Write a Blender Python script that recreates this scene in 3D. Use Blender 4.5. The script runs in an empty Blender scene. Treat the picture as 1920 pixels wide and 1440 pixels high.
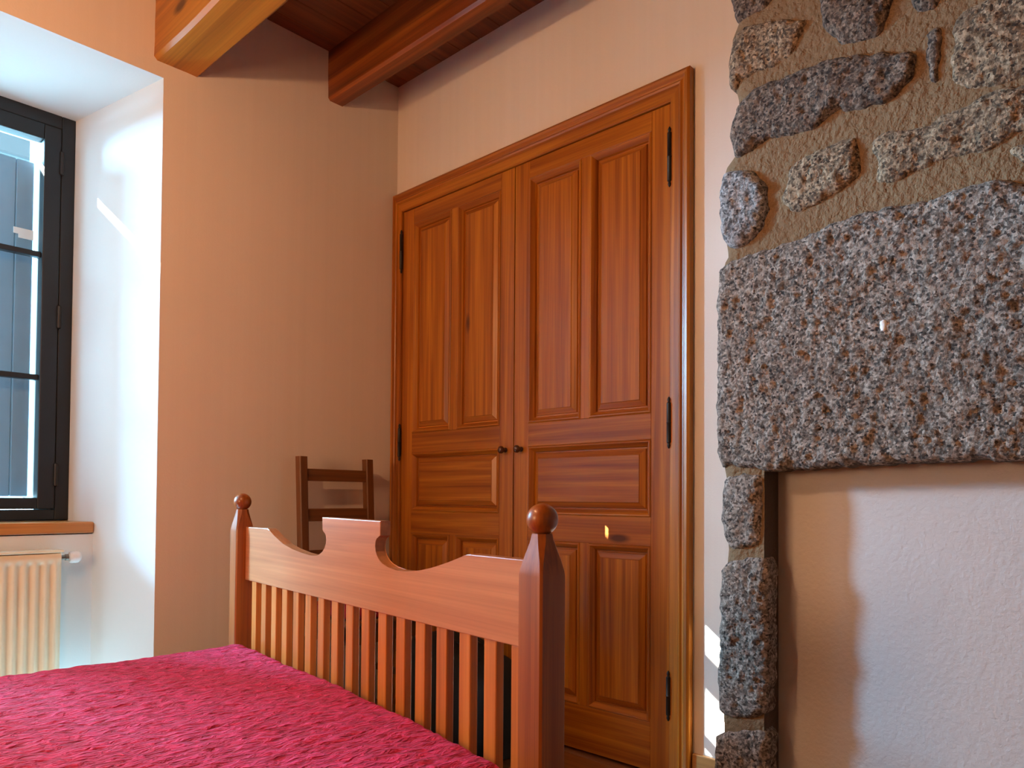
import bpy, bmesh, math, random
from mathutils import Vector, Matrix, noise
from mathutils.geometry import delaunay_2d_cdt

C = bpy.context.scene.collection
SC = bpy.context.scene
random.seed(7)

# ------------------------------------------------------------------ materials
def new_mat(name):
    m = bpy.data.materials.new(name); m.use_nodes = True
    nt = m.node_tree
    b = nt.nodes['Principled BSDF']
    return m, nt, b

def node(nt, kind, **kw):
    n = nt.nodes.new(kind)
    for k, v in kw.items():
        if k in n.inputs.keys(): n.inputs[k].default_value = v
        else: setattr(n, k, v)
    return n

def coords(nt, scale=(1, 1, 1), rot=(0, 0, 0), src='Object'):
    tc = nt.nodes.new('ShaderNodeTexCoord')
    mp = nt.nodes.new('ShaderNodeMapping')
    mp.inputs['Scale'].default_value = scale
    mp.inputs['Rotation'].default_value = rot
    nt.links.new(tc.outputs[src], mp.inputs['Vector'])
    return mp.outputs['Vector']

def ramp(nt, fac, stops, interp='LINEAR'):
    r = nt.nodes.new('ShaderNodeValToRGB')
    r.color_ramp.interpolation = interp
    els = r.color_ramp.elements
    while len(els) < len(stops): els.new(0.5)
    for e, (p, c) in zip(els, stops):
        e.position = p; e.color = (*c, 1)
    nt.links.new(fac, r.inputs['Fac'])
    return r.outputs['Color']

def bump(nt, b, height, strength=0.3, dist=0.002):
    bp = nt.nodes.new('ShaderNodeBump')
    bp.inputs['Strength'].default_value = strength
    bp.inputs['Distance'].default_value = dist
    nt.links.new(height, bp.inputs['Height'])
    nt.links.new(bp.outputs['Normal'], b.inputs['Normal'])

def mix(nt, fac, a, b_, blend='MIX'):
    m = nt.nodes.new('ShaderNodeMix'); m.data_type = 'RGBA'; m.blend_type = blend
    if isinstance(fac, float): m.inputs['Factor'].default_value = fac
    else: nt.links.new(fac, m.inputs['Factor'])
    for s, v in (('A', a), ('B', b_)):
        sock = [i for i in m.inputs if i.name == s and i.type == 'RGBA'][0]
        if isinstance(v, tuple): sock.default_value = (*v, 1)
        else: nt.links.new(v, sock)
    return [o for o in m.outputs if o.type == 'RGBA'][0]

def noise_tex(nt, vec, scale, detail=3.0, rough=0.5, dist=0.0):
    n = nt.nodes.new('ShaderNodeTexNoise')
    n.inputs['Scale'].default_value = scale
    n.inputs['Detail'].default_value = detail
    n.inputs['Roughness'].default_value = rough
    n.inputs['Distortion'].default_value = dist
    nt.links.new(vec, n.inputs['Vector'])
    return n.outputs['Fac']

def wood(name, dark, mid, light, axis='z', rough=0.35, coat=0.25, knots=False, scale=1.0, grain=1.0, few=False):
    """streaky pine / beech, grain along the object's local axis"""
    m, nt, b = new_mat(name)
    s = {'x': (1.0, 36, 36), 'y': (36, 1.0, 36), 'z': (36, 36, 1.0)}[axis]
    v = coords(nt, tuple(k * scale for k in s))
    f1 = noise_tex(nt, v, 1.0, 4.0, 0.55, 0.6)
    s2 = {'x': (2.0, 230, 230), 'y': (230, 2.0, 230), 'z': (230, 230, 2.0)}[axis]
    v2 = coords(nt, tuple(k * scale for k in s2))
    f2 = noise_tex(nt, v2, 1.0, 2.0, 0.5, 0.2)
    c = ramp(nt, f1, [(0.25, dark), (0.5, mid), (0.75, light)])
    c2 = ramp(nt, f2, [(0.3, (0.62,) * 3), (0.62, (1.0,) * 3)])
    c = mix(nt, 0.55 * grain, c, c2, 'MULTIPLY')
    if few:
        s3 = {'x': (1.7, 5, 5), 'z': (5, 5, 1.7)}[axis]
        v3 = coords(nt, s3)
        vo = nt.nodes.new('ShaderNodeTexVoronoi'); vo.inputs['Scale'].default_value = 1.0
        nt.links.new(v3, vo.inputs['Vector'])
        k = ramp(nt, vo.outputs['Distance'], [(0.05, (0.16, 0.09, 0.06)), (0.10, (1, 1, 1))])
        c = mix(nt, 0.9, c, k, 'MULTIPLY')
    if knots:
        s3 = {'x': (2.2, 6, 6), 'y': (6, 2.2, 6), 'z': (6, 6, 2.2)}[axis]
        v3 = coords(nt, s3)
        vo = nt.nodes.new('ShaderNodeTexVoronoi'); vo.inputs['Scale'].default_value = 1.0
        nt.links.new(v3, vo.inputs['Vector'])
        k = ramp(nt, vo.outputs['Distance'], [(0.09, (0.10, 0.05, 0.03)), (0.16, (1, 1, 1))])
        c = mix(nt, 0.85, c, k, 'MULTIPLY')
    nt.links.new(c, b.inputs['Base Color'])
    b.inputs['Roughness'].default_value = rough
    b.inputs['Coat Weight'].default_value = coat
    b.inputs['Coat Roughness'].default_value = 0.22
    bump(nt, b, f2, 0.12, 0.001)
    return m

def plain(name, col, rough=0.5, metal=0.0, coat=0.0):
    m, nt, b = new_mat(name)
    v = coords(nt)
    f = noise_tex(nt, v, 14.0, 3.0)
    c = ramp(nt, f, [(0.3, tuple(k * 0.93 for k in col)), (0.7, col)])
    nt.links.new(c, b.inputs['Base Color'])
    b.inputs['Roughness'].default_value = rough
    b.inputs['Metallic'].default_value = metal
    b.inputs['Coat Weight'].default_value = coat
    return m

def plaster(name, col, sc=160.0, strength=0.25, dist=0.0015, weave=False):
    m, nt, b = new_mat(name)
    v = coords(nt)
    f = noise_tex(nt, v, sc, 3.0, 0.6)
    g = noise_tex(nt, v, 1.6, 3.0, 0.5)
    c = ramp(nt, g, [(0.3, tuple(k * 0.96 for k in col)), (0.7, col)])
    if weave:
        vw = coords(nt, (26, 26, 0.25))
        c = mix(nt, 0.5, c, ramp(nt, noise_tex(nt, vw, 1.0, 3.0, 0.6), [(0.3, (0.93, 0.92, 0.90)), (0.7, (1.0, 1.0, 1.0))]), 'MULTIPLY')
    nt.links.new(c, b.inputs['Base Color'])
    b.inputs['Roughness'].default_value = 0.85
    b.inputs['Specular IOR Level'].default_value = 0.2
    bump(nt, b, f, strength, dist)
    return m

def granite(name, base, dark, light, pink, sc=1.0):
    m, nt, b = new_mat(name)
    v = coords(nt)
    vo = nt.nodes.new('ShaderNodeTexVoronoi'); vo.inputs['Scale'].default_value = 185 * sc
    nt.links.new(v, vo.inputs['Vector'])
    g = nt.nodes.new('ShaderNodeRGBToBW'); nt.links.new(vo.outputs['Color'], g.inputs['Color'])
    c = ramp(nt, g.outputs['Val'], [(0.12, dark), (0.38, base), (0.62, light), (0.9, tuple(min(1, k * 1.35) for k in light))])
    big = noise_tex(nt, v, 9.0, 3.0, 0.6)
    c = mix(nt, ramp(nt, big, [(0.50, (0, 0, 0)), (0.80, (0.35,) * 3)]), c, pink)
    fine = noise_tex(nt, v, 75 * sc, 5.0, 0.7)
    pits = ramp(nt, fine, [(0.40, (0.25,) * 3), (0.54, (1,) * 3)])
    c = mix(nt, 0.8, c, pits, 'MULTIPLY')
    nt.links.new(c, b.inputs['Base Color'])
    b.inputs['Roughness'].default_value = 0.8
    b.inputs['Specular IOR Level'].default_value = 0.35
    bump(nt, b, fine, 1.0, 0.012)
    return m

PINE_V = wood('pine_upright', (0.22, 0.050, 0.003), (0.43, 0.135, 0.009), (0.64, 0.255, 0.020), 'z', 0.38, 0.15, few=True)
PINE_H = wood('pine_level', (0.22, 0.050, 0.003), (0.40, 0.124, 0.009), (0.60, 0.235, 0.020), 'x', 0.38, 0.15, few=True)
BEECH_Z = wood('bed_wood_upright', (0.40, 0.115, 0.016), (0.60, 0.195, 0.028), (0.72, 0.265, 0.045), 'z', 0.38, 0.25)
BEECH_X = wood('bed_wood_level', (0.40, 0.15, 0.055), (0.55, 0.23, 0.09), (0.66, 0.30, 0.125), 'x', 0.36, 0.3, scale=0.8, grain=0.55)
POST_Z = wood('bed_post_wood', (0.20, 0.046, 0.006), (0.34, 0.090, 0.010), (0.45, 0.135, 0.018), 'z', 0.36, 0.3)
CHAIR_Z = wood('chair_wood_upright', (0.10, 0.035, 0.008), (0.17, 0.06, 0.014), (0.23, 0.085, 0.02), 'z', 0.45, 0.1)
CHAIR_Y = wood('chair_wood_level', (0.10, 0.035, 0.008), (0.17, 0.06, 0.014), (0.23, 0.085, 0.02), 'y', 0.45, 0.1)
BEAM = wood('beam_wood', (0.26, 0.085, 0.006), (0.44, 0.155, 0.009), (0.58, 0.24, 0.020), 'x', 0.42, 0.2, knots=True, scale=0.6)
BEAM_D = wood('dark_beam_wood', (0.07, 0.014, 0.003), (0.22, 0.050, 0.007), (0.42, 0.115, 0.015), 'x', 0.42, 0.2, knots=True, scale=0.7)
PLANK = wood('ceiling_plank_wood', (0.13, 0.030, 0.006), (0.21, 0.052, 0.010), (0.29, 0.08, 0.016), 'y', 0.45, 0.15, scale=0.7)
FLOORW = wood('floor_plank_wood', (0.20, 0.075, 0.018), (0.32, 0.13, 0.035), (0.44, 0.20, 0.06), 'x', 0.4, 0.2, scale=0.7)
SILLW = wood('sill_wood', (0.34, 0.13, 0.03), (0.50, 0.21, 0.05), (0.60, 0.28, 0.08), 'y', 0.35, 0.25)
SKIRT = wood('skirting_wood', (0.42, 0.20, 0.06), (0.56, 0.30, 0.10), (0.66, 0.38, 0.15), 'x', 0.4, 0.2)
WALL = plaster('cream_wall', (0.80, 0.735, 0.665), weave=True)
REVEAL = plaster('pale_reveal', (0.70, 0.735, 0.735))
WALLD = plaster('tan_wall', (0.40, 0.30, 0.21))
FIREBACK = plaster('white_roughcast', (0.70, 0.68, 0.665), 85.0, 0.5, 0.004)
MORTAR = plaster('sandy_mortar', (0.225, 0.148, 0.080), 70.0, 1.0, 0.010)
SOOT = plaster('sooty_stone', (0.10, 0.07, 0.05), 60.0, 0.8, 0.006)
GRAN_A = granite('grey_granite', (0.255, 0.208, 0.168), (0.06, 0.048, 0.041), (0.43, 0.365, 0.305), (0.34, 0.245, 0.20))
GRAN_B = granite('brown_granite', (0.26, 0.182, 0.110), (0.07, 0.044, 0.027), (0.43, 0.32, 0.205), (0.28, 0.17, 0.10))
GRAN_C = granite('dark_granite', (0.15, 0.112, 0.085), (0.04, 0.03, 0.025), (0.27, 0.21, 0.16), (0.19, 0.11, 0.07))
GRAN_D = granite('blue_grey_granite', (0.28, 0.27, 0.26), (0.07, 0.07, 0.075), (0.44, 0.43, 0.42), (0.30, 0.24, 0.22))
FRAME = plain('anthracite_frame', (0.007, 0.011, 0.015), 0.5)
BLACKM = plain('black_iron', (0.010, 0.009, 0.009), 0.45)
SHUT = plain('blue_grey_shutter_paint', (0.20, 0.34, 0.45), 0.55)
SKY_MASK = plain('sky_mask_dark', (0.010, 0.016, 0.020), 0.7)  # kept very dark to hold down the sky over the shutter
GLINT_QUARTZ = plain('pale_glint_quartz', (0.85, 0.85, 0.83), 0.4)  # pale colour for the painted reflection and the quartz fleck
OUTST = plaster('outside_stone', (0.62, 0.62, 0.60), 40.0, 0.5, 0.004)
ENAMEL = plain('cream_enamel', (0.82, 0.70, 0.49), 0.35, 0, 0.3)
WHITEP = plain('white_plastic', (0.80, 0.80, 0.78), 0.35)
STEEL = plain('brass_pipe', (0.25, 0.22, 0.18), 0.35, 0.7)
KNOBW = plain('dark_knob_wood', (0.075, 0.022, 0.010), 0.25, 0, 0.5)
BAGM = plain('black_fabric', (0.004, 0.003, 0.003), 0.9)
REDC = plain('red_cloth', (0.36, 0.012, 0.025), 0.85)
LINEN = plain('white_ticking', (0.70, 0.68, 0.62), 0.9)
DARKIN = plain('closet_inside', (0.05, 0.03, 0.02), 0.8)

def make_bedspread_mat():
    m, nt, b = new_mat('crimson_quilt')
    v = coords(nt, (82, 27, 40))
    f = noise_tex(nt, v, 1.0, 3.0, 0.55, 0.8)
    v2 = coords(nt, (190, 80, 80))
    f2 = noise_tex(nt, v2, 1.0, 2.0, 0.5)
    c = ramp(nt, f, [(0.30, (0.42, 0.010, 0.045)), (0.62, (0.88, 0.040, 0.165))])
    nt.links.new(c, b.inputs['Base Color'])
    b.inputs['Roughness'].default_value = 0.75
    b.inputs['Specular IOR Level'].default_value = 0.3
    b.inputs['Sheen Weight'].default_value = 0.15
    b.inputs['Sheen Roughness'].default_value = 0.45
    b.inputs['Sheen Tint'].default_value = (1.0, 0.45, 0.65, 1)
    ad = nt.nodes.new('ShaderNodeMath'); ad.operation = 'MULTIPLY_ADD'
    nt.links.new(f2, ad.inputs[0]); ad.inputs[1].default_value = 0.25
    nt.links.new(f, ad.inputs[2])
    bump(nt, b, ad.outputs[0], 1.0, 0.026)
    return m
QUILT = make_bedspread_mat()

def make_glass():
    m = bpy.data.materials.new('window_glass'); m.use_nodes = True
    nt = m.node_tree; nt.nodes.clear()
    o = nt.nodes.new('ShaderNodeOutputMaterial')
    t = nt.nodes.new('ShaderNodeBsdfTransparent'); t.inputs['Color'].default_value = (0.96, 0.98, 0.98, 1)
    g = nt.nodes.new('ShaderNodeBsdfGlossy'); g.inputs['Roughness'].default_value = 0.02
    fr = nt.nodes.new('ShaderNodeFresnel'); fr.inputs['IOR'].default_value = 1.5
    mx = nt.nodes.new('ShaderNodeMixShader')
    ge = nt.nodes.new('ShaderNodeNewGeometry')
    sb = nt.nodes.new('ShaderNodeMath'); sb.operation = 'SUBTRACT'; sb.inputs[0].default_value = 1.0
    nt.links.new(ge.outputs['Backfacing'], sb.inputs[1])
    ml = nt.nodes.new('ShaderNodeMath'); ml.operation = 'MULTIPLY'
    nt.links.new(sb.outputs[0], ml.inputs[0]); nt.links.new(fr.outputs[0], ml.inputs[1])
    nt.links.new(ml.outputs[0], mx.inputs[0]); nt.links.new(t.outputs[0], mx.inputs[1]); nt.links.new(g.outputs[0], mx.inputs[2])
    nt.links.new(mx.outputs[0], o.inputs['Surface'])
    return m
GLASS = make_glass()

# ------------------------------------------------------------------ helpers
def link_mesh(name, bm, mats, parent=None, smooth=None):
    me = bpy.data.meshes.new(name)
    bmesh.ops.recalc_face_normals(bm, faces=bm.faces)
    bm.to_mesh(me); bm.free()
    for m in (mats if isinstance(mats, (list, tuple)) else [mats]): me.materials.append(m)
    if smooth:
        for p in me.polygons: p.use_smooth = True
        if smooth != 'all': me.set_sharp_from_angle(angle=math.radians(smooth))
    o = bpy.data.objects.new(name, me); C.objects.link(o)
    if parent: o.parent = parent
    return o

def empty(name, loc=(0, 0, 0), rz=0.0):
    o = bpy.data.objects.new(name, None); C.objects.link(o)
    o.location = loc; o.rotation_euler = (0, 0, rz); o.empty_display_size = 0.05
    return o

def tag(o, label, cat, group=None):
    o['label'] = label; o['category'] = cat
    if group: o['group'] = group
    return o

def struct(o, label=None):
    o['kind'] = 'structure'
    if label: o['label'] = label
    return o

def box(bm, x0, x1, y0, y1, z0, z1, bev=0.0, mat=0, seg=2):
    vs = [bm.verts.new(p) for p in ((x0, y0, z0), (x1, y0, z0), (x1, y1, z0), (x0, y1, z0), (x0, y0, z1), (x1, y0, z1), (x1, y1, z1), (x0, y1, z1))]
    fs = [bm.faces.new([vs[i] for i in q]) for q in ((0, 3, 2, 1), (4, 5, 6, 7), (0, 1, 5, 4), (1, 2, 6, 5), (2, 3, 7, 6), (3, 0, 4, 7))]
    for f in fs: f.material_index = mat
    if bev > 0:
        es = list({e for f in fs for e in f.edges})
        r = bmesh.ops.bevel(bm, geom=es, offset=bev, segments=seg, profile=0.5, affect='EDGES')
        for f in r['faces']: f.material_index = mat
    return vs

def prism(bm, poly, h0, h1, axis='z', mat=0):
    """extrude a 2-D polygon: axis z -> (x, y), axis y -> (x, z), axis x -> (y, z)"""
    def P(a, b, h):
        return {'z': (a, b, h), 'y': (a, h, b), 'x': (h, a, b)}[axis]
    lo = [bm.verts.new(P(a, b, h0)) for a, b in poly]
    hi = [bm.verts.new(P(a, b, h1)) for a, b in poly]
    n = len(poly)
    fs = [bm.faces.new(lo), bm.faces.new(hi)]
    for i in range(n): fs.append(bm.faces.new((lo[i], lo[(i + 1) % n], hi[(i + 1) % n], hi[i])))
    for f in fs: f.material_index = mat
    return fs

def lathe(bm, prof, center, axis='z', seg=24, mat=0):
    """prof: list of (radius, height) along axis from center"""
    cx, cy, cz = center
    rings = []
    for r, h in prof:
        ring = []
        for i in range(seg):
            a = 2 * math.pi * i / seg
            c, s = r * math.cos(a), r * math.sin(a)
            p = {'z': (cx + c, cy + s, cz + h), 'y': (cx + c, cy + h, cz + s), 'x': (cx + h, cy + c, cz + s)}[axis]
            ring.append(bm.verts.new(p))
        rings.append(ring)
    for a, b in zip(rings, rings[1:]):
        for i in range(seg):
            f = bm.faces.new((a[i], a[(i + 1) % seg], b[(i + 1) % seg], b[i])); f.material_index = mat
    for ring in (rings[0], rings[-1]):
        f = bm.faces.new(ring); f.material_index = mat

def ball(bm, c, r, seg=28):
    prof = [(max(1e-4, r * math.sin(math.pi * k / 16)), -r * math.cos(math.pi * k / 16)) for k in range(17)]
    prof[0] = (r * 0.02, -r); prof[-1] = (r * 0.02, r)
    lathe(bm, prof, c, 'z', seg)

# ------------------------------------------------------------------ setting
CEIL = 2.86
bm = bmesh.new()
# planked floor: one mesh, boards along x
y = -4.6
row = 0
while y < 0.06:
    x = -0.0 - (row % 3) * 0.45
    while x < 4.3:
        x2 = min(x + 1.35, 4.3)
        box(bm, max(x, -0.42) + 0.0008, x2 - 0.0008, y + 0.0008, min(y + 0.1385, 0.07) - 0.0008, -0.02, 0.0, 0.0012, 0, 1)
        x += 1.35
    y += 0.1385; row += 1
struct(link_mesh('floor', bm, FLOORW), 'brown wooden plank floor glimpsed behind the bed post')

bm = bmesh.new()
y = -4.6
k = 0
x = -0.05
while x < 4.3:
    box(bm, x + 0.0006, x + 0.1194, -4.6, 0.1, CEIL, CEIL + 0.02, 0.002, 0, 1)
    x += 0.12
struct(link_mesh('ceiling', bm, PLANK), 'dark red brown plank ceiling between the two beams')

# window wall with splayed niche
NY, FY, HZ = -1.073, -1.187, 2.446
LY, LF = -2.511, -2.397
DX = -0.585
bm = bmesh.new()
def quad(bm, pts, mat=0):
    f = bm.faces.new([bm.verts.new(p) for p in pts]); f.material_index = mat; return f
prism(bm, [(0, 0.1), (0, NY), (DX, FY), (-0.65, FY), (-0.65, 0.1)], 0, CEIL + 0.06)
prism(bm, [(0, -4.6), (0, LY), (DX, LF), (-0.65, LF), (-0.65, -4.6)], 0, CEIL + 0.06)
prism(bm, [(0, NY), (DX, FY), (-0.65, FY), (-0.65, LF), (DX, LF), (0, LY)], HZ, CEIL + 0.06)
# apron below the sill
ap = -0.405
ty = NY + (FY - NY) * ap / DX; tl = LY + (LF - LY) * ap / DX
prism(bm, [(ap, ty), (DX, FY), (-0.65, FY), (-0.65, LF), (DX, LF), (ap, tl)], 0, 0.772)
bm.normal_update()
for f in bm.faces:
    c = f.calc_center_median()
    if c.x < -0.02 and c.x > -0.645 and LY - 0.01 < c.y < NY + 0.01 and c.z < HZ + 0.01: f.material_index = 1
wl = link_mesh('wall_left', bm, [WALL, REVEAL])
struct(wl, 'cream window wall with a deep white splayed window niche')

# outer skin of the window wall: embrasure in stone
bm = bmesh.new()
OY0, OY1, OZ0, OZ1 = -2.292, -1.292, 0.86, 2.40
box(bm, -0.81, -0.651, OY1, 0.1, 0, 3.1)
box(bm, -0.81, -0.651, -4.6, OY0, 0, 3.1)
box(bm, -0.81, -0.651, OY0, OY1, OZ1, 3.1)
box(bm, -0.83, -0.651, OY0, OY1, 0, OZ0)
struct(link_mesh('wall_outside', bm, OUTST), 'pale stone outside edge of the window opening')

# closet wall
bm = bmesh.new()
box(bm, 1.545, 4.3, 0.0, 0.12, 0, CEIL + 0.05)
box(bm, 0.0, 1.545, 0.0, 0.12, 2.325, CEIL + 0.05)
struct(link_mesh('wall_back', bm, WALL), 'cream wall around the wardrobe and behind the fireplace')
bm = bmesh.new(); box(bm, 4.2, 4.3, -4.6, 0.0, 0, CEIL + 0.05)
struct(link_mesh('wall_right', bm, WALLD))
bm = bmesh.new(); box(bm, -0.05, 4.3, -4.7, -4.6, 0, CEIL + 0.05)
struct(link_mesh('wall_front', bm, WALLD))

bm = bmesh.new(); box(bm, 1.556, 1.87, -0.013, 0.0, 0.0, 0.112, 0.003)
struct(link_mesh('baseboard_back', bm, SKIRT), 'light wooden skirting between the wardrobe and the fireplace')

# beams (grain along x, corners eased, slightly uneven)
def beam(name, y0, y1, z0, z1, mat, seed, wob, ch, xlen=4.25):
    bm = bmesh.new()
    n = 60
    prof = [(y0, z1), (y0, z0 + ch), (y0 + ch, z0), (y1 - ch, z0), (y1, z0 + ch), (y1, z1)]
    # finer profile
    pts = []
    for (a, b) in zip(prof, prof[1:]):
        m = max(1, int(math.dist(a, b) / 0.03))
        for i in range(m): pts.append((a[0] + (b[0] - a[0]) * i / m, a[1] + (b[1] - a[1]) * i / m))
    pts.append(prof[-1])
    rings = []
    for i in range(n + 1):
        x = -0.02 + xlen * i / n
        ring = []
        for (yy, zz) in pts:
            w = 0.0 if zz > z1 - 0.001 else wob
            d = noise.noise(Vector((x * 2.0 + seed, yy * 9, zz * 9))) * w
            e = noise.noise(Vector((x * 2.0, yy * 9 + seed, zz * 9 + 5))) * w
            ring.append(bm.verts.new((x, yy + d, zz + e)))
        rings.append(ring)
    for a, b in zip(rings, rings[1:]):
        for i in range(len(pts) - 1): bm.faces.new((a[i], a[i + 1], b[i + 1], b[i]))
    bm.faces.new(rings[0]); bm.faces.new(rings[-1])
    return link_mesh(name, bm, mat, smooth=35)
b1 = beam('ceiling_beam', -1.106, -0.940, 2.500, 2.865, BEAM, 3.0, 0.006, 0.012)
struct(b1, 'large honey coloured beam above the window niche')
b2 = beam('ceiling_beam', -0.382, -0.298, 2.645, 2.865, BEAM_D, 11.0, 0.002, 0.010, 1.87)
struct(b2, 'smaller dark knotty beam nearest the wardrobe wall')

# ------------------------------------------------------------------ window
win = struct(empty('window_1', (DX, FY, 0.82)), 'anthracite framed window seen at the left edge')
def wob(name, bm, mats, parent, **k):
    o = link_mesh(name, bm, mats, parent, **k)
    o.matrix_parent_inverse = Matrix.Translation((-DX, -FY, -0.82))
    return o
bm = bmesh.new()
FX0, FX1 = DX - 0.06, DX
zb, zt = 0.824, HZ
sy = [FY, -1.236]                                   # fixed frame right
box(bm, FX0, FX1, -1.236, FY, zb, zt, 0.003)
box(bm, FX0, FX1, LF, LF + 0.049, zb, zt, 0.003)
box(bm, FX0, FX1, LF + 0.049, -1.236, zt - 0.052, zt, 0.003)
box(bm, FX0, FX1, LF + 0.049, -1.236, zb, zb + 0.040, 0.003)
wob('window_frame', bm, FRAME, win)
sash_obs = []
for (ya, yb) in ((-1.791, -1.239), (-2.345, -1.793)):
    bm = bmesh.new()
    sx0, sx1 = DX - 0.05, DX + 0.008
    right_sash = ya == -1.791
    wr = 0.060 if right_sash else 0.144                # stile nearest the room corner
    wl_ = 0.144 if right_sash else 0.060
    s0, s1 = zb + 0.043, zt - 0.055
    g0, g1 = 0.911, 2.330
    box(bm, sx0, sx1, yb - wr, yb, s0, s1, 0.004)
    box(bm, sx0, sx1, ya, ya + wl_, s0, s1, 0.004)
    box(bm, sx0, sx1, ya + wl_, yb - wr, g1, s1, 0.004)
    box(bm, sx0, sx1, ya + wl_, yb - wr, s0, g0, 0.004)
    sash = wob('sash', bm, FRAME, win)
    for zc in (1.872, 1.385):
        bm = bmesh.new(); box(bm, DX - 0.036, DX - 0.004, ya + wl_, yb - wr, zc - 0.011, zc + 0.011, 0.004)
        o = link_mesh('glazing_bar', bm, FRAME, sash)
    bm = bmesh.new(); box(bm, DX - 0.024, DX - 0.020, ya + wl_ - 0.004, yb - wr + 0.004, g0 - 0.004, g1 + 0.004)
    link_mesh('pane', bm, GLASS, sash)
    yh = -1.2375 if right_sash else LF + 0.0505
    for (h0, h1) in ((2.203, 2.299), (1.585, 1.68), (0.956, 1.05)):
        bm = bmesh.new(); lathe(bm, [(0.003, 0), (0.008, 0.004), (0.008, h1 - h0 - 0.004), (0.003, h1 - h0)], (DX + 0.010, yh, h0), 'z', 14)
        link_mesh('hinge', bm, BLACKM, sash, smooth=40)
bm = bmesh.new()
prism(bm, [(-0.392, -1.151), (-0.392, -2.434), (-0.585, -2.397), (-0.585, -1.187)], 0.776, 0.820)
bmesh.ops.bevel(bm, geom=list(bm.edges), offset=0.006, segments=3, profile=0.5, affect='EDGES')
o = wob('window_sill', bm, SILLW, win); o['label'] = 'orange brown wooden sill board'

# outside shutter behind the panes
sh = tag(empty('shutter', (-0.69, -1.306, 0.92)), 'blue grey plank shutter leaf seen through the window panes', 'shutter')
def under(o, root):
    o.matrix_parent_inverse = Matrix.Translation(root.location).inverted() if root.rotation_euler.z == 0 else root.matrix_basis.inverted()
    return o
SHY = -1.46
bm = bmesh.new()
ycur = -1.306
for wdt in (0.062, 0.076, 0.076):
    y2 = max(ycur - wdt, SHY)
    box(bm, -0.705, -0.678, y2 + 0.001, ycur - 0.001, 0.915, 2.262, 0.003, 0, 1)
    ycur = y2
under(link_mesh('plank_leaf', bm, SHUT, sh), sh)
bm = bmesh.new()  # bright reflection in the glass, made as a pale plate on the leaf
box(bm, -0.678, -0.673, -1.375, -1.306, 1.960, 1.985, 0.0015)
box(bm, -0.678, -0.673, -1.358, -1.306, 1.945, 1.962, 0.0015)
o = under(link_mesh('reflection_plate', bm, GLINT_QUARTZ, sh), sh); o['label'] = 'pale plate standing in for a bright reflection in the glass'
# the other leaf, thrown open against the sun
sh2 = tag(empty('shutter', (-0.81, -2.32, 0.92)), 'blue grey shutter leaf standing open outside the far window edge', 'shutter')
bm = bmesh.new()
for i in range(6):
    box(bm, -1.40 + i * 0.098 + 0.001, -1.40 + (i + 1) * 0.098 - 0.001, -2.325, -2.300, 0.915, 2.134, 0.003, 0, 1)
under(link_mesh('plank_leaf', bm, SHUT, sh2), sh2)

# added unseen tower that blocks the low sun and shapes its patches
bm = bmesh.new()
D = 7.5
def sunpt(yS, zS): return (-0.68 - D, yS - 0.89 * D, zS + 0.78 * D)
p = sunpt(-1.20, 2.268); q = sunpt(-1.99, 2.268); q2 = sunpt(-2.75, 1.90); q3 = sunpt(-2.75, 2.13); q4 = sunpt(-2.06, 2.215)
box(bm, p[0] - 0.6, p[0], q[1], p[1], 0, p[2], 0.0)
box(bm, p[0] - 0.6, p[0], q2[1], q[1], 0, q2[2], 0.0)
box(bm, p[0] - 0.05, p[0], q2[1], q[1], q3[2], q4[2], 0.0)  # added slab that cuts a dark gap into the sun patch
struct(link_mesh('outside_sun_blocker', bm, OUTST))

bm = bmesh.new()
box(bm, -1.75, -1.55, -1.62, 0.6, 2.612, 3.0, 0.01)  # added dark box covering the overbright sky above the shutter
struct(link_mesh('outside_sky_mask', bm, SKY_MASK))

# ------------------------------------------------------------------ radiator
rad = tag(empty('radiator', (-0.345, -1.9, 0.12)), 'cream ribbed panel radiator under the window sill', 'radiator')
bm = bmesh.new()
y1r, y0r = -1.281, -2.30
pitch = 0.0325
z0r, z1r = 0.14, 0.708
# ribbed front sheet: cross-section in (y, x), swept in z with the ribs dying out at top and bottom
ys, xs = [], []
nrib = int((y1r - y0r) / pitch)
for i in range(nrib * 10 + 1):
    yy = y1r - 0.006 - (y1r - y0r - 0.012) * i / (nrib * 10)
    ph = (i % 10) / 10
    ys.append(yy)
    xs.append(0.5 - 0.5 * math.cos(2 * math.pi * ph))
def rz(z):
    m = 0.045
    e = min((z - z0r) / m, (z1r - z) / m)
    return max(0.0, min(1.0, (e - 0.55) / 0.35))
zs = [z0r, z0r + 0.012, z0r + 0.025, z0r + 0.033, z0r + 0.042, z0r + 0.06, z1r - 0.06, z1r - 0.042, z1r - 0.033, z1r - 0.025, z1r - 0.012, z1r]
grid = []
for z in zs:
    t = rz(z)
    grid.append([bm.verts.new((-0.302 - 0.012 * (1 - xx if True else 0) * t - (0.006 if z in (z0r, z1r) else 0), yy, z)) for yy, xx in zip(ys, xs)])
for a, b in zip(grid, grid[1:]):
    for i in range(len(a) - 1): bm.faces.new((a[i], a[i + 1], b[i + 1], b[i]))
o = under(link_mesh('ribbed_front', bm, ENAMEL, rad, smooth=50), rad)
bm = bmesh.new(); box(bm, -0.385, -0.318, y0r, y1r, z0r, z1r + 0.008, 0.005)
under(link_mesh('radiator_body', bm, ENAMEL, rad), rad)
bm = bmesh.new(); box(bm, -0.386, -0.300, y0r - 0.003, y1r + 0.003, z1r + 0.004, z1r + 0.013, 0.003)
under(link_mesh('top_grille', bm, ENAMEL, rad), rad)
bm = bmesh.new(); lathe(bm, [(0.009, 0), (0.009, 0.018), (0.012, 0.018), (0.012, 0.030)], (-0.345, y1r, 0.690), 'y', 16)
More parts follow.
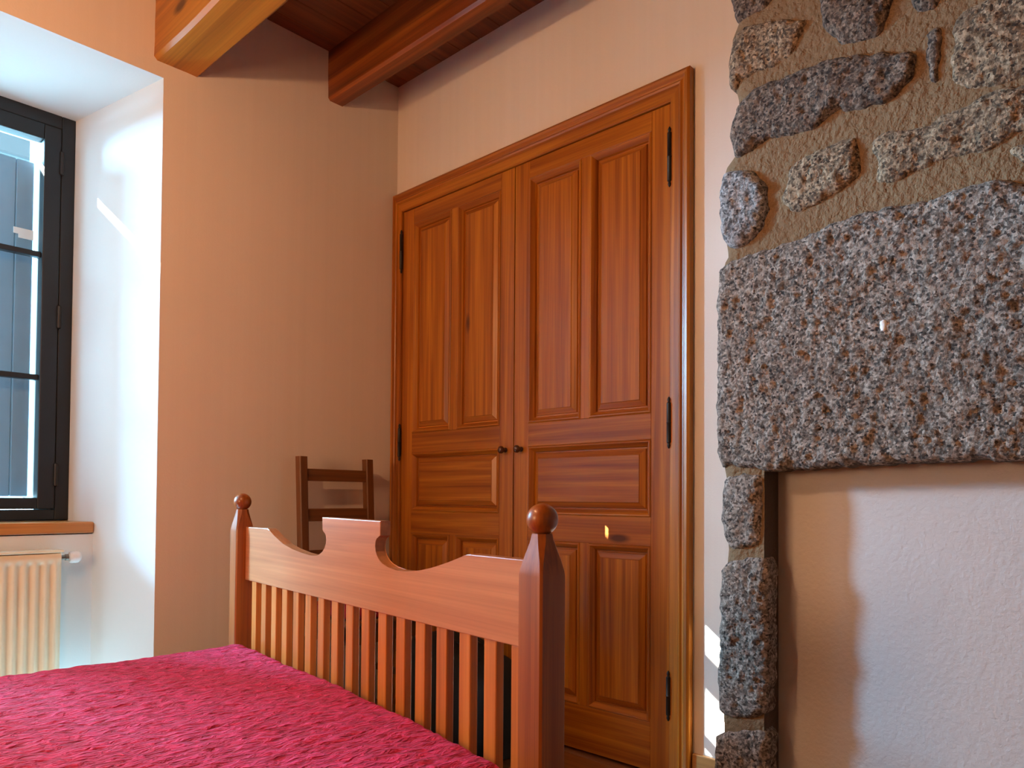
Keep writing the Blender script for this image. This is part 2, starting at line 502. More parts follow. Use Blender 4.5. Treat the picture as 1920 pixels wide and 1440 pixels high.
v = under(link_mesh('valve', bm, STEEL, rad, smooth=40), rad)
bm = bmesh.new()
lathe(bm, [(0.011, 0.028), (0.019, 0.032), (0.0225, 0.040), (0.0215, 0.047), (0.0225, 0.053), (0.021, 0.062), (0.015, 0.069), (0.002, 0.071)], (-0.345, y1r, 0.690), 'y', 12)
o = link_mesh('knob', bm, WHITEP, v, smooth=30); o['label'] = 'white plastic valve knob'
for yy in (y1r - 0.06, y0r + 0.06):
    bm = bmesh.new()
    lathe(bm, [(0.008, -0.14), (0.008, 0.0)], (-0.35, yy, z0r), 'z', 12)
    under(link_mesh('feed_pipe', bm, STEEL, rad, smooth=40), rad)

# ------------------------------------------------------------------ wardrobe
ward = tag(empty('wardrobe', (0.775, 0.0, 0.0)), 'built in wardrobe with two tall orange brown panelled pine doors', 'wardrobe')
def uw(o): o.matrix_parent_inverse = Matrix.Translation((-0.775, 0, 0)); return o
# moulded casing: profile swept round three sides with mitred corners
def casing():
    bm = bmesh.new()
    prof = [(0.0, 0.002), (0.0, 0.027), (0.10, 0.031), (0.22, 0.029), (0.30, 0.021), (0.36, 0.020), (0.44, 0.024), (0.52, 0.021), (0.58, 0.013), (0.95, 0.011), (1.0, 0.006), (1.0, -0.03)]
    WL, WR, WT = 0.046, 0.084, 0.080
    x0, x1, z1 = 0.002, 1.553, 2.332
    rows = []
    for u, h in prof:
        a = (x0 + WL * u, -h, 0.0); b = (x0 + WL * u, -h, z1 - WT * u); c = (x1 - WR * u, -h, z1 - WT * u); d = (x1 - WR * u, -h, 0.0)
        rows.append([bm.verts.new(p) for p in (a, b, c, d)])
    for r0, r1 in zip(rows, rows[1:]):
        for i in range(3):
            f = bm.faces.new((r0[i], r0[i + 1], r1[i + 1], r1[i])); f.material_index = 1 if i == 1 else 0
    return uw(link_mesh('door_casing', bm, [PINE_V, PINE_H], ward))
casing()
bm = bmesh.new(); box(bm, 0.0, 1.55, 0.07, 0.09, 0, 2.33)
uw(link_mesh('carcass_back', bm, DARKIN, ward))

def raised_panel(x0, x1, z0, z1, horizontal):
    """moulding slopes in from the frame, groove, raised field"""
    bm = bmesh.new()
    prof = [(0.0, -0.0005), (0.004, -0.004), (0.008, -0.0035), (0.012, 0.001), (0.021, 0.012), (0.023, 0.020), (0.028, 0.020), (0.030, 0.015), (0.048, 0.006), (0.050, 0.003)]
    rings = []
    for d, h in prof:
        rings.append([bm.verts.new(p) for p in ((x0 + d, h, z0 + d), (x1 - d, h, z0 + d), (x1 - d, h, z1 - d), (x0 + d, h, z1 - d))])
    for a, b in zip(rings, rings[1:]):
        for i in range(4):
            f = bm.faces.new((a[i], a[(i + 1) % 4], b[(i + 1) % 4], b[i])); f.material_index = 1 if i in (0, 2) else 0
    f = bm.faces.new(rings[-1]); f.material_index = 1 if horizontal else 0
    return bm

def door(x0, x1, hinge_x, knob_x, first, mx):
    bm = bmesh.new()
    s = 0.075
    z0, z1 = 0.012, 2.249
    T = 0.034
    bv = 0.0016
    box(bm, x0, x0 + s, 0, T, z0, z1, bv, 0)
    box(bm, x1 - s, x1, 0, T, z0, z1, bv, 0)
    a, b = x0 + s, x1 - s
    rails = ((z0, 0.173), (0.762, 0.861), (1.125, 1.215), (2.180, z1))
    for r0, r1 in rails: box(bm, a, b, 0.0, T, r0, r1, bv, 1)
    m0, m1 = mx
    box(bm, m0, m1, 0.0, T, 1.215, 2.180, bv, 0)
    box(bm, m0, m1, 0.0, T, 0.173, 0.762, bv, 0)
    d = uw(link_mesh('door', bm, [PINE_V, PINE_H], ward))
    for (p0, p1, q0, q1, hz) in ((a, m0, 1.215, 2.180, 0), (m1, b, 1.215, 2.180, 0), (a, b, 0.861, 1.125, 1), (a, m0, 0.173, 0.762, 0), (m1, b, 0.173, 0.762, 0)):
        o = link_mesh('panel', raised_panel(p0, p1, q0, q1, hz), [PINE_V, PINE_H], d)
    bm = bmesh.new()
    lathe(bm, [(0.010, 0.0), (0.010, -0.004), (0.006, -0.006), (0.006, -0.014), (0.012, -0.018), (0.0155, -0.025), (0.014, -0.033), (0.008, -0.038), (0.001, -0.039)], (knob_x, 0, 1.115), 'y', 20)
    o = link_mesh('knob', bm, KNOBW, d, smooth='all'); o['label'] = 'small dark turned knob'
    for (h0, h1) in ((1.962, 2.165), (1.090, 1.262), (0.196, 0.360)):
        bm = bmesh.new()
        L = h1 - h0
        lathe(bm, [(0.0015, 0), (0.004, 0.004), (0.006, 0.010), (0.004, 0.017), (0.0075, 0.021), (0.0075, L / 2 - 0.002), (0.009, L / 2), (0.0075, L / 2 + 0.002), (0.0075, L - 0.021), (0.004, L - 0.017), (0.006, L - 0.010), (0.004, L - 0.004), (0.0015, L)], (hinge_x, -0.012, h0), 'z', 14)
        link_mesh('hinge', bm, BLACKM, d, smooth=40)
    return d
dl = door(0.050, 0.7555, 0.049, 0.715, True, (0.383, 0.424))
dr = door(0.7605, 1.468, 1.469, 0.800, False, (1.092, 1.132))
dl['label'] = 'wardrobe door nearer the window wall'; dr['label'] = 'wardrobe door nearer the fireplace'

# ------------------------------------------------------------------ bed
TH = -0.135
bed = tag(empty('bed', (0.422, -0.947, 0.0), TH), 'wooden slatted bed with shaped footboard and ball topped posts', 'bed')
L = 1.452
# shaped top board: outline in local (x, z)
prof = [(0.0, 0.821), (0.191, 0.8226), (0.21, 0.8165), (0.249, 0.8016), (0.318, 0.781), (0.384, 0.7698), (0.456, 0.7625), (0.516, 0.7595), (0.556, 0.762), (0.575, 0.766), (0.590, 0.773), (0.602, 0.783), (0.610, 0.795), (0.6135, 0.807), (0.611, 0.819), (0.605, 0.826), (0.596, 0.8305), (0.586, 0.832), (0.5845, 0.868),
        (0.904, 0.867), (0.904, 0.832), (0.895, 0.8305), (0.886, 0.826), (0.880, 0.818), (0.878, 0.806), (0.881, 0.793), (0.889, 0.7815), (0.901, 0.772), (0.915, 0.765), (0.940, 0.7585), (0.982, 0.7555), (1.020, 0.757), (1.053, 0.7597), (1.084, 0.7645), (1.124, 0.7723), (1.162, 0.782), (1.195, 0.791), (1.226, 0.8005), (1.248, 0.8075), (1.262, 0.811), (L, 0.812)]
bm = bmesh.new()
poly = prof + [(L, 0.6515), (0.0, 0.6455)]
fs = prism(bm, poly, 0.0, 0.028, 'y')
es = [e for e in bm.edges if abs(e.verts[0].co.y - e.verts[1].co.y) < 1e-6]
bmesh.ops.bevel(bm, geom=es, offset=0.002, segments=2, profile=0.5, affect='EDGES')
link_mesh('footboard_panel', bm, BEECH_X, bed)
for i in range(17):
    c = 0.072 + i * (1.413 - 0.072) / 16
    bm = bmesh.new(); box(bm, c - 0.0195, c + 0.0195, 0.004, 0.024, 0.29, 0.652, 0.0025)
    link_mesh('slat', bm, BEECH_Z, bed)
bm = bmesh.new(); box(bm, 0.0, L, 0.0, 0.028, 0.22, 0.30, 0.003)
link_mesh('bottom_rail', bm, BEECH_X, bed)
def post(x0, dz):
    bm = bmesh.new()
    w, d0, d1 = 0.063, -0.031, 0.029
    cx, cy = x0 + w / 2, (d0 + d1) / 2
    def ring(hw, hd, z, ch):
        pts = [(-hw + ch, -hd), (hw - ch, -hd), (hw, -hd + ch), (hw, hd - ch), (hw - ch, hd), (-hw + ch, hd), (-hw, hd - ch), (-hw, -hd + ch)]
        return [bm.verts.new((cx + a, cy + b, z)) for a, b in pts]
    hw, hd = w / 2, (d1 - d0) / 2
    rings = [ring(hw, hd, 0.0, 0.004), ring(hw, hd, 0.788 + dz, 0.004), ring(hw * 0.965, hd * 0.965, 0.797 + dz, 0.004), ring(hw * 0.86, hd * 0.86, 0.814 + dz, 0.005), ring(hw * 0.73, hd * 0.73, 0.834 + dz, 0.008), ring(hw * 0.62, hd * 0.62, 0.852 + dz, 0.010), ring(hw * 0.56, hd * 0.58, 0.862 + dz, 0.010)]
    for a, b in zip(rings, rings[1:]):
        for i in range(8): bm.faces.new((a[i], a[(i + 1) % 8], b[(i + 1) % 8], b[i]))
    bm.faces.new(rings[0]); bm.faces.new(rings[-1])
    p = link_mesh('post', bm, POST_Z, bed, smooth=25)
    bm = bmesh.new(); ball(bm, (cx, cy, 0.887 + dz), 0.0285)
    o = link_mesh('finial_ball', bm, POST_Z, p, smooth='all')
post(-0.063, 0.017)
post(L + 0.001, 0.0)
for xx in (-0.045, L + 0.012):
    bm = bmesh.new(); box(bm, xx, xx + 0.03, -2.0, -0.03, 0.20, 0.33, 0.004)
    link_mesh('side_rail', bm, BEECH_X, bed)
for xx in (-0.063, L + 0.001):
    bm = bmesh.new(); box(bm, xx, xx + 0.063, -2.06, -2.0, 0.0, 0.95, 0.004)
    link_mesh('head_post', bm, POST_Z, bed)
bm = bmesh.new(); box(bm, 0.0, L, -2.04, -2.012, 0.35, 0.9, 0.003)
link_mesh('headboard_panel', bm, BEECH_X, bed)
bm = bmesh.new()
for i in range(10): box(bm, 0.02, L - 0.02, -1.9 + i * 0.19, -1.82 + i * 0.19, 0.19, 0.208, 0.002)
link_mesh('bed_base', bm, BEECH_X, bed)

# mattress and crimson spread
mat_o = tag(empty('mattress', (0.422, -0.947, 0.208), TH), 'pale mattress hidden under the crimson bedspread', 'mattress')
bm = bmesh.new(); box(bm, 0.08, 1.36, -1.93, -0.075, 0.0, 0.20, 0.03, 0, 3)
link_mesh('mattress_body', bm, LINEN, mat_o, smooth=40)
bm = bmesh.new()
n_u, n_v = 330, 400
W0 = 1.40
rnd = 0.045
ct, st = math.cos(TH), math.sin(TH)
def spread_pt(u, v):
    # u across the bed 0..1 (with falling sides), v along it; arc-length style rounding at the edges
    def edge(a):              # a: signed distance past the shoulder
        if a <= 0: return 0.0, 0.0
        if a < rnd * math.pi / 2: return rnd * math.sin(a / rnd), rnd * (1 - math.cos(a / rnd))
        return rnd, rnd + (a - rnd * math.pi / 2)
    su = u * (W0 + 0.36) - 0.18
    ox = 0.0; drop = 0.0
    x = min(max(su, rnd), W0 - rnd)
    if su < rnd: o, d = edge(rnd - su); x -= o; drop += d
    if su > W0 - rnd: o, d = edge(su - (W0 - rnd)); x += o; drop += d
    lv = v * 2.15 - 0.12
    y = -max(lv, 0.035)
    if lv < 0.035:
        o, d = edge((0.035 - lv) * 1.0); y += o * 0.75; drop = math.hypot(drop, d) if drop > 0 else d
    z = 0.444 - drop
    cu = min(max(su / W0, 0), 1)
    z += 0.010 * math.sin(math.pi * cu) + 0.006 * noise.noise(Vector((x * 3, y * 3, 0.3)))
    wob_ = 0.010 * noise.noise(Vector((y * 5, su, 2.0))) if drop > 0.05 else 0.0
    px = x + 0.015 + (-y) * -0.064 * -1.0 + wob_
    return px, y, max(z, 0.235)
G = []
for j in range(n_v + 1):
    r_ = []
    for i in range(n_u + 1):
        px, py, pz = spread_pt(i / n_u, j / n_v)
        w = noise.noise(Vector((px * 46, py * 15, 0))) * 0.0040 + noise.noise(Vector((px * 95, py * 38, 4))) * 0.0028
        r_.append(bm.verts.new((px, py, pz + w)))
    G.append(r_)
for a, b in zip(G, G[1:]):
    for i in range(n_u): bm.faces.new((a[i], a[i + 1], b[i + 1], b[i]))
spread = link_mesh('bedspread', bm, QUILT, None, smooth='all')
spread.location = (0.422, -0.947 - 0.012, 0); spread.rotation_euler = (0, 0, TH)
tag(spread, 'crimson crinkled bedspread covering the mattress', 'bedspread')

# ------------------------------------------------------------------ chair
ch = tag(empty('chair', (0.26, -0.378, 0.0)), 'brown ladder back chair standing in the corner behind the bed', 'chair')
def uc(o): o.matrix_parent_inverse = Matrix.Translation((-0.26, 0.378, 0)); return o
for yc in (-0.541, -0.216):
    bm = bmesh.new()
    n = 14
    rings = []
    for i in range(n + 1):
        z = 1.086 * i / n
        lean = 0.0 if z < 0.45 else (z - 0.45) * 0.06
        cx = 0.125 - lean
        hw = 0.0185
        pts = [(-hw, -hw + .004), (-hw + .004, -hw), (hw - .004, -hw), (hw, -hw + .004), (hw, hw - .004), (hw - .004, hw), (-hw + .004, hw), (-hw, hw - .004)]
        rings.append([bm.verts.new((cx + a, yc + b, z)) for a, b in pts])
    for a, b in zip(rings, rings[1:]):
        for i in range(8): bm.faces.new((a[i], a[(i + 1) % 8], b[(i + 1) % 8], b[i]))
    bm.faces.new(rings[0]); bm.faces.new(rings[-1])
    uc(link_mesh('back_post', bm, CHAIR_Z, ch, smooth=25))
for (za, zb_) in ((0.987, 1.037), (0.822, 0.874), (0.655, 0.705)):
    bm = bmesh.new()
    lean = ((za + zb_) / 2 - 0.45) * 0.06
    box(bm, 0.117 - lean, 0.135 - lean, -0.525, -0.232, za, zb_, 0.003)
    uc(link_mesh('ladder_slat', bm, CHAIR_Y, ch))
for yc in (-0.541, -0.216):
    bm = bmesh.new(); box(bm, 0.425, 0.461, yc - 0.018, yc + 0.018, 0.0, 0.462, 0.004)
    uc(link_mesh('leg', bm, CHAIR_Z, ch))
bm = bmesh.new()
box(bm, 0.107, 0.455, -0.559, -0.545, 0.37, 0.44, 0.003); box(bm, 0.107, 0.455, -0.212, -0.198, 0.37, 0.44, 0.003)
box(bm, 0.44, 0.455, -0.53, -0.227, 0.37, 0.44, 0.003); box(bm, 0.107, 0.122, -0.53, -0.227, 0.37, 0.44, 0.003)
uc(link_mesh('seat_frame', bm, CHAIR_Y, ch))
bm = bmesh.new(); box(bm, 0.10, 0.475, -0.565, -0.192, 0.440, 0.460, 0.006)
uc(link_mesh('seat', bm, CHAIR_Y, ch))
for yc, zz in ((-0.541, 0.2), (-0.216, 0.2)):
    bm = bmesh.new(); box(bm, 0.14, 0.43, yc - 0.009, yc + 0.009, zz - 0.012, zz + 0.012, 0.003)
    uc(link_mesh('stretcher', bm, CHAIR_Y, ch))
# red cushion on the seat
bm = bmesh.new()
box(bm, -0.165, 0.165, -0.165, 0.165, 0.0, 0.042, 0.019, 0, 4)
cu = link_mesh('seat_cushion', bm, REDC, smooth='all'); cu.location = (0.295, -0.378, 0.4605)
tag(cu, 'flat red cushion on the chair seat behind the footboard slats', 'cushion')

# black bag on the floor
bag = tag(empty('bag', (0.78, -0.26, 0.0)), 'black soft bag on the floor in front of the wardrobe', 'bag')
bm = bmesh.new()
nu, nv = 32, 20
rr = []
for j in range(nv + 1):
    t = -1 + 2 * j / nv
    ring = []
    e = (1 - abs(t) ** 5) ** 0.28 if abs(t) < 1 else 0.0
    e = max(e, 0.02)
    for i in range(nu):
        a = 2 * math.pi * i / nu
        c, s = math.cos(a), math.sin(a)
        cy = math.copysign(abs(c) ** 0.55, c); cz = math.copysign(abs(s) ** 0.55, s)
        x = 0.255 * t
        top = 0.44 - 0.135 * (t * 0.5 + 0.5) + 0.012 * noise.noise(Vector((t * 3, cy * 2, 1)))
        z = top / 2 + (top / 2) * cz * e
        ring.append(bm.verts.new((x, 0.15 * cy * e, max(z, 0.0))))
    rr.append(ring)
for a, b in zip(rr, rr[1:]):
    for i in range(nu): bm.faces.new((a[i], a[(i + 1) % nu], b[(i + 1) % nu], b[i]))
bm.faces.new(rr[0]); bm.faces.new(rr[-1])
link_mesh('bag_body', bm, BAGM, bag, smooth='all')
for sgn in (-1, 1):
    bm = bmesh.new()
    pr = None
    for i in range(13):
        a = math.pi * i / 12
        x = 0.10 * math.cos(a); z = 0.345 + 0.055 * math.sin(a) - 0.05 * x / 0.25 * 1.0
        ring = [bm.verts.new((x + dx, sgn * 0.045 + dy, z + dx * 0.0)) for dx, dy in ((-.006, -.011), (.006, -.011), (.006, .011), (-.006, .011))]
        if pr:
            for k in range(4): bm.faces.new((pr[k], pr[(k + 1) % 4], ring[(k + 1) % 4], ring[k]))
        pr = ring
    link_mesh('handle', bm, BAGM, bag)

# ------------------------------------------------------------------ fireplace
fp = tag(empty('fireplace', (2.5, -0.17, 0.0)), 'rough granite fireplace with big lintel and mortared stone breast', 'fireplace')
def uf(o): o.matrix_parent_inverse = Matrix.Translation((-2.5, 0.17, 0)); return o
SIL = [(1.866, 2.90), (1.866, 2.238), (1.856, 2.201), (1.867, 2.182), (1.848, 2.142), (1.847, 2.063), (1.856, 2.017), (1.868, 1.968), (1.858, 1.937), (1.853, 1.889), (1.858, 1.831), (1.832, 1.805), (1.826, 1.785), (1.824, 1.685), (1.831, 1.611), (1.838, 1.566), (1.826, 1.549), (1.82, 1.515), (1.822, 1.4), (1.824, 1.258), (1.822, 1.032), (1.828, 1.003), (1.834, 0.975), (1.828, 0.905), (1.833, 0.849), (1.839, 0.793), (1.836, 0.765), (1.825, 0.68), (1.822, 0.429), (1.825, 0.347), (1.827, 0.32), (1.82, 0.26), (1.818, -0.001)]
def sil_x(z):
    for (xa, za), (xb, zb_) in zip(SIL, SIL[1:]):
        if zb_ <= z <= za: return xa + (xb - xa) * (z - za) / (zb_ - za)
    return SIL[-1][0]
XR = 3.30
def core(name, z0, z1, x_right, mat, parent):
    bm = bmesh.new()
    nz = max(4, int((z1 - z0) / 0.012)); nx = max(3, int((x_right - 1.82) / 0.016))
    front = []
    for j in range(nz + 1):
        z = z0 + (z1 - z0) * j / nz
        xl = sil_x(z) + 0.004
        front.append([bm.verts.new((xl + (x_right - xl) * i / nx, -0.347 + 0.003 * noise.noise(Vector((i * .35, z * 22, 3))) + (0.012 if i == 0 else 0.003 if i == 1 else 0), z)) for i in range(nx + 1)])
    back = [[bm.verts.new((r[0].co.x + 0.004 * (noise.noise(Vector((k, r[0].co.z * 14, 7)))), -0.335 + 0.331 * k / 10, r[0].co.z)) for k in range(1, 11)] for r in front]
    rb = [bm.verts.new((x_right, -0.004, r[-1].co.z)) for r in front]
    for j in range(nz):
        a, b = front[j], front[j + 1]
        for i in range(nx): bm.faces.new((a[i], a[i + 1], b[i + 1], b[i]))
        c, d = [a[0]] + back[j], [b[0]] + back[j + 1]
        for i in range(10): bm.faces.new((c[i], d[i], d[i + 1], c[i + 1]))
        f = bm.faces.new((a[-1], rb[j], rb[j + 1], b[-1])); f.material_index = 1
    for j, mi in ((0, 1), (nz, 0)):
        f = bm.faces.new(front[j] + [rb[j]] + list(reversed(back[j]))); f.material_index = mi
    return uf(link_mesh(name, bm, [mat, SOOT], parent, smooth=40))
core('chimney_breast', 1.022, CEIL - 0.004, XR, MORTAR, fp)
core('jamb', 0.0, 1.022, 1.944, MORTAR, fp)
bm = bmesh.new(); box(bm, 3.12, XR, -0.347, -0.004, 0, 1.0, 0.004)
uf(link_mesh('jamb', bm, [MORTAR], fp))
bm = bmesh.new(); box(bm, 1.938, 3.13, -0.262, -0.225, 0.0, 1.03)
o = uf(link_mesh('infill_panel', bm, FIREBACK, fp)); o['label'] = 'white roughcast panel closing the hearth'
bm = bmesh.new(); box(bm, 1.958, 3.12, -0.60, -0.263, 0.0, 0.03, 0.004)
uf(link_mesh('hearth_slab', bm, GRAN_A, fp))

def resample(poly, step):
    out = []
    n = len(poly)
    # Catmull-Rom through the outline
    for i in range(n):
        p0, p1, p2, p3 = (Vector(poly[(i + k - 1) % n]) for k in range(4))
        m = max(2, int((p2 - p1).length / step))
        for k in range(m):
            t = k / m
            q = 0.5 * ((2 * p1) + (p2 - p0) * t + (2 * p0 - 5 * p1 + 4 * p2 - p3) * t * t + (3 * p1 - p0 - 3 * p2 + p3) * t ** 3)
            out.append(q)
    return out

def stone(name, poly, mat, front=-0.368, step=0.0072, rough=1.0, edge=0.022, seed=0.0, back=-0.30, jit=0.007, amp=1.0, under_dark=False):
    pts = resample(poly, 0.011)
    pts = [p + Vector((noise.noise(Vector((p.x * 45, p.y * 45, seed))), noise.noise(Vector((p.x * 45, p.y * 45, seed + 9))))) * jit for p in pts]
    n = len(pts)
    segs = [(pts[i], pts[(i + 1) % n]) for i in range(n)]
    x0 = min(p.x for p in pts); x1 = max(p.x for p in pts); z0 = min(p.y for p in pts); z1 = max(p.y for p in pts)
    inner = []
    def inside(x, z):
        c = False
        for a, b in segs:
            if (a.y > z) != (b.y > z) and x < (b.x - a.x) * (z - a.y) / (b.y - a.y) + a.x: c = not c
        return c
    def dist(x, z):
        best = 9.0
        for a, b in segs:
            dx, dz = b.x - a.x, b.y - a.y
            l2 = dx * dx + dz * dz
            t = 0 if l2 == 0 else max(0.0, min(1.0, ((x - a.x) * dx + (z - a.y) * dz) / l2))
            d = (x - a.x - t * dx) ** 2 + (z - a.y - t * dz) ** 2
            if d < best: best = d
        return math.sqrt(best)
    j = 0
    z = z0 + step * 0.5
    ds = {}
    while z < z1:
        x = x0 + step * (0.25 if j % 2 else 0.75)
        while x < x1:
            xx = x + step * 0.25 * noise.noise(Vector((x * 300, z * 300, 1)))
            zz = z + step * 0.25 * noise.noise(Vector((x * 300, z * 300, 5)))
            if inside(xx, zz):
                d = dist(xx, zz)
                if d > step * 0.45: inner.append(Vector((xx, zz)))
            x += step
        z += step; j += 1
    co = pts + inner
    vs, _, faces, _, _, _ = delaunay_2d_cdt(co, [(i, (i + 1) % n) for i in range(n)], [], 1, 1e-6)
    bm = bmesh.new()
    base = -0.343
    bv = []
    for p in vs:
        d = dist(p.x, p.y)
        t = min(1.0, d / edge)
        h = base + (front - base) * math.sqrt(max(0.0, 1 - (1 - t) ** 2))
        P = Vector((p.x, p.y, seed))
        if d > 1e-4:
            h -= rough * (0.0060 * noise.noise(P * 62) + 0.0055 * noise.noise(P * 120) + amp * 0.007 * noise.noise(P * 14)) * min(1, t * 1.5)
        bv.append(bm.verts.new((p.x, h, p.y)))
    for f in faces:
        try: bm.faces.new([bv[i] for i in f])
        except ValueError: pass
    be = [e for e in bm.edges if e.is_boundary]
    r = bmesh.ops.extrude_edge_only(bm, edges=be)
    cx = sum(p.x for p in pts) / n; cz = sum(p.y for p in pts) / n
    for v in [g for g in r['geom'] if isinstance(g, bmesh.types.BMVert)]:
        v.co.y = back
    for g in r['geom']:
        if isinstance(g, bmesh.types.BMFace):
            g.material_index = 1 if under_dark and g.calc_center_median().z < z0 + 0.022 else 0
    loose = [v for v in bm.verts if not v.link_faces]
    bmesh.ops.delete(bm, geom=loose, context='VERTS')
    return uf(link_mesh(name, bm, [mat, SOOT], fp, smooth='all'))

ST = {
 's1': [(1.859, 2.322), (2.001, 2.251), (1.974, 2.197), (1.932, 2.178), (1.881, 2.177), (1.862, 2.199)],
 's2': [(1.849, 2.099), (1.871, 2.153), (1.932, 2.15), (2.001, 2.13), (2.048, 2.107), (2.052, 2.088), (2.034, 2.055), (2.015, 2.03), (1.974, 2.02), (1.918, 2.022), (1.881, 2.015), (1.856, 2.003), (1.846, 2.05)],
 's3': [(2.093, 2.206), (2.241, 2.133), (2.244, 2.046), (2.229, 2.003), (2.212, 1.992), (2.177, 1.994), (2.136, 2.008), (2.105, 2.045), (2.09, 2.077)],
 's4': [(1.859, 1.924), (1.881, 1.959), (1.932, 1.981), (2.014, 1.983), (2.092, 1.983), (2.166, 1.97), (2.279, 1.929), (2.295, 1.903), (2.291, 1.874), (2.268, 1.847), (2.223, 1.833), (2.165, 1.836), (2.117, 1.849), (2.079, 1.828), (2.014, 1.83), (1.96, 1.832), (1.903, 1.819), (1.867, 1.823), (1.853, 1.877)],
 's5': [(2.316, 1.959), (2.342, 1.96), (2.346, 1.905), (2.336, 1.845), (2.319, 1.846), (2.313, 1.907)],
 's6': [(2.373, 1.964), (2.412, 1.98), (2.478, 1.983), (2.606, 1.953), (2.613, 1.742), (2.503, 1.785), (2.439, 1.786), (2.382, 1.807), (2.357, 1.866), (2.367, 1.92)],
 's7': [(1.998, 1.708), (2.008, 1.745), (2.054, 1.771), (2.117, 1.776), (2.165, 1.779), (2.175, 1.744), (2.171, 1.677), (2.129, 1.652), (2.066, 1.637), (2.021, 1.633), (1.991, 1.67)],
 's8': [(2.208, 1.703), (2.2, 1.753), (2.234, 1.768), (2.299, 1.752), (2.381, 1.77), (2.458, 1.781), (2.555, 1.754), (2.612, 1.722), (2.612, 1.65), (2.494, 1.674), (2.429, 1.657), (2.341, 1.662), (2.256, 1.642), (2.211, 1.659)],
 's9': [(1.825, 1.765), (1.847, 1.79), (1.903, 1.773), (1.946, 1.737), (1.957, 1.686), (1.946, 1.621), (1.91, 1.586), (1.867, 1.577), (1.834, 1.604), (1.822, 1.681)],
 's10': [(2.28, 2.114), (2.348, 2.08), (2.34, 2.008), (2.316, 2.003), (2.288, 2.028)],
 's11': [(2.471, 1.655), (2.612, 1.634), (2.66, 1.60), (2.611, 1.572), (2.545, 1.578), (2.490, 1.612)],
 'lintel': [(1.819, 1.497), (1.829, 1.537), (1.903, 1.556), (2.014, 1.564), (2.116, 1.585), (2.211, 1.592), (2.32, 1.586), (2.41, 1.597), (2.457, 1.589), (2.528, 1.555), (2.68, 1.502), (2.818, 1.453), (3.05, 1.43), (3.2, 1.40), (3.21, 1.2), (3.2, 1.02), (2.813, 1.009), (2.489, 1.008), (2.275, 1.008), (2.103, 1.002), (1.973, 0.996), (1.903, 1.004), (1.845, 1.013), (1.818, 1.031), (1.814, 1.257)],
 'j1': [(1.827, 0.926), (1.839, 0.979), (1.889, 0.99), (1.937, 0.987), (1.94, 0.933), (1.937, 0.839), (1.932, 0.81), (1.86, 0.795), (1.831, 0.849)],
 'j2': [(1.839, 0.755), (1.903, 0.776), (1.955, 0.767), (1.957, 0.682), (1.956, 0.576), (1.953, 0.443), (1.948, 0.389), (1.889, 0.363), (1.824, 0.37), (1.818, 0.445), (1.823, 0.557), (1.824, 0.682)],
 'j3': [(1.812, 0.278), (1.827, 0.312), (1.945, 0.346), (1.955, 0.259), (1.955, 0.12), (1.953, 0.02), (1.90, 0.006), (1.82, 0.02), (1.808, 0.12)],
 'j4': [(3.135, 0.95), (3.29, 0.94), (3.29, 0.56), (3.14, 0.55)],
 'j5': [(3.135, 0.50), (3.29, 0.50), (3.29, 0.05), (3.14, 0.04)],
}
MATS = {'s1': GRAN_C, 's2': GRAN_B, 's3': GRAN_C, 's4': GRAN_C, 's5': GRAN_C, 's6': GRAN_B, 's7': GRAN_B, 's8': GRAN_B, 's9': GRAN_D, 's10': GRAN_C, 's11': GRAN_B, 'lintel': GRAN_A}
for i, (k, poly) in enumerate(ST.items()):
    nm = 'lintel' if k == 'lintel' else 'jamb_stone' if k[0] == 'j' else 'stone'
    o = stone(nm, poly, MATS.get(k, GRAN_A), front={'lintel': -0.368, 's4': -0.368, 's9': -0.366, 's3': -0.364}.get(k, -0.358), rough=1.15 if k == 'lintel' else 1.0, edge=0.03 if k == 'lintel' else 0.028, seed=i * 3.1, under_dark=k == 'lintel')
    lab = {'lintel': 'huge speckled granite lintel block', 's3': 'dark brown stone', 's9': 'blue grey corner stone', 's7': 'sandy rounded stone'}.get(k)
    if lab: o['label'] = lab

o = stone('quartz_fleck', [(2.220, 1.331), (2.236, 1.334), (2.242, 1.318), (2.238, 1.300), (2.226, 1.299), (2.219, 1.314)], GLINT_QUARTZ, front=-0.373, seed=77.0, edge=0.008, back=-0.36, step=0.004, rough=0.3, jit=0.002)
o['label'] = 'white quartz fleck'
# ------------------------------------------------------------------ light
w = bpy.data.worlds.new('World'); SC.world = w; w.use_nodes = True
bg = w.node_tree.nodes['Background']
bg.inputs['Color'].default_value = (0.40, 0.78, 1.0, 1)
bg.inputs['Strength'].default_value = 13.0

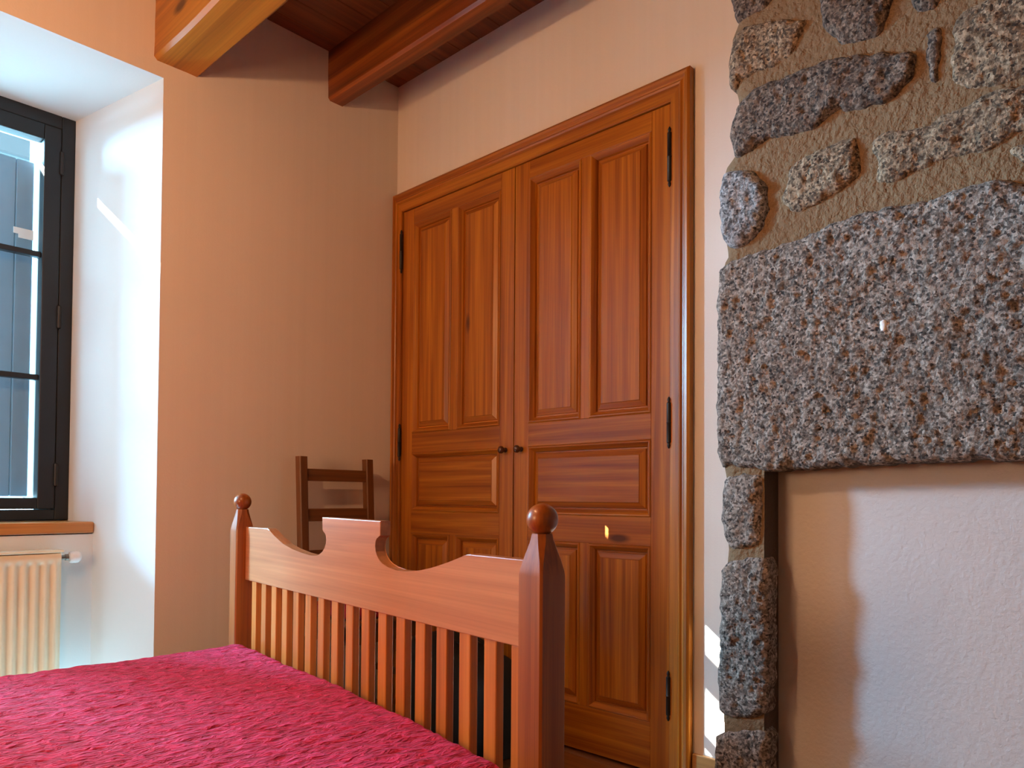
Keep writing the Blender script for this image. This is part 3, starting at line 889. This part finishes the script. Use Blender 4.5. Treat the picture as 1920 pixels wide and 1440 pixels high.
def light(name, kind, loc, energy, col, **kw):
    d = bpy.data.lights.new(name, kind); d.energy = energy; d.color = col
    for k, v in kw.items(): setattr(d, k, v)
    o = bpy.data.objects.new(name, d); C.objects.link(o); o.location = loc
    return o
sun = light('sun', 'SUN', (-4, -4, 5), 60.0, (1.0, 0.97, 0.92), angle=math.radians(0.08))
sd = Vector((1.0, 0.89, -0.78)).normalized()
sun.rotation_euler = sd.to_track_quat('-Z', 'Y').to_euler()
port = light('window_portal', 'AREA', (-0.66, (OY0 + OY1) / 2, (OZ0 + OZ1) / 2), 1.0, (1, 1, 1), shape='RECTANGLE', size=1.14, size_y=1.5)
port.rotation_euler = Vector((1, 0, 0)).to_track_quat('-Z', 'Z').to_euler()
port.data.cycles.is_portal = True
# added area lights that boost the daylight through the window
def sky_fill(name, frm, to, watts, col, sx, sy_):
    o = light(name, 'AREA', frm, watts, col, shape='RECTANGLE', size=sx, size_y=sy_)
    o.rotation_euler = (Vector(to) - Vector(frm)).normalized().to_track_quat('-Z', 'Y').to_euler()
    return o
sky_fill('sky_fill_high', (-4.2, -4.9, 5.1), (-0.2, -1.1, 1.5), 180.0, (0.48, 0.82, 1.0), 2.2, 2.4)
sky_fill('sky_fill_low', (-4.4, -3.5, 2.75), (2.2, -0.3, 0.8), 2000.0, (0.30, 0.66, 1.0), 1.5, 1.0)
lamp = light('ceiling_lamp', 'POINT', (1.20, -2.0, 2.09), 35.0, (1.0, 0.53, 0.26), shadow_soft_size=0.035)
fill_light = light('warm_fill', 'POINT', (1.1, -3.2, 1.25), 56.0, (1.0, 0.55, 0.28), shadow_soft_size=0.25)  # added warm fill for the walls, no known lamp here

# ------------------------------------------------------------------ camera
cd = bpy.data.cameras.new('camera'); cam = bpy.data.objects.new('camera', cd); C.objects.link(cam)
cd.sensor_width = 36.0; cd.lens = 36.0 * 1375.698 / 1920; cd.shift_y = 182.61 / 1920
cd.clip_start = 0.02
R = Matrix(((0.7323875379079751, 0.009649671021817092, 0.6808196370304437), (0.6808520530827782, -0.020656138831042913, -0.7321296372511896), (0.006998294796604827, 0.9997400701071071, -0.021698296987930396)))
cam.matrix_world = Matrix.Translation((2.73871, -2.136875, 0.9256)) @ R.to_4x4()
SC.camera = cam
SC.cycles.use_denoising = True
SC.cycles.max_bounces = 10; SC.cycles.diffuse_bounces = 6
SC.cycles.sample_clamp_indirect = 6.0
vs = SC.view_settings
vs.view_transform = 'Standard'; vs.look = 'None'; vs.exposure = 0.3; vs.gamma = 1.0; vs.use_curve_mapping = False
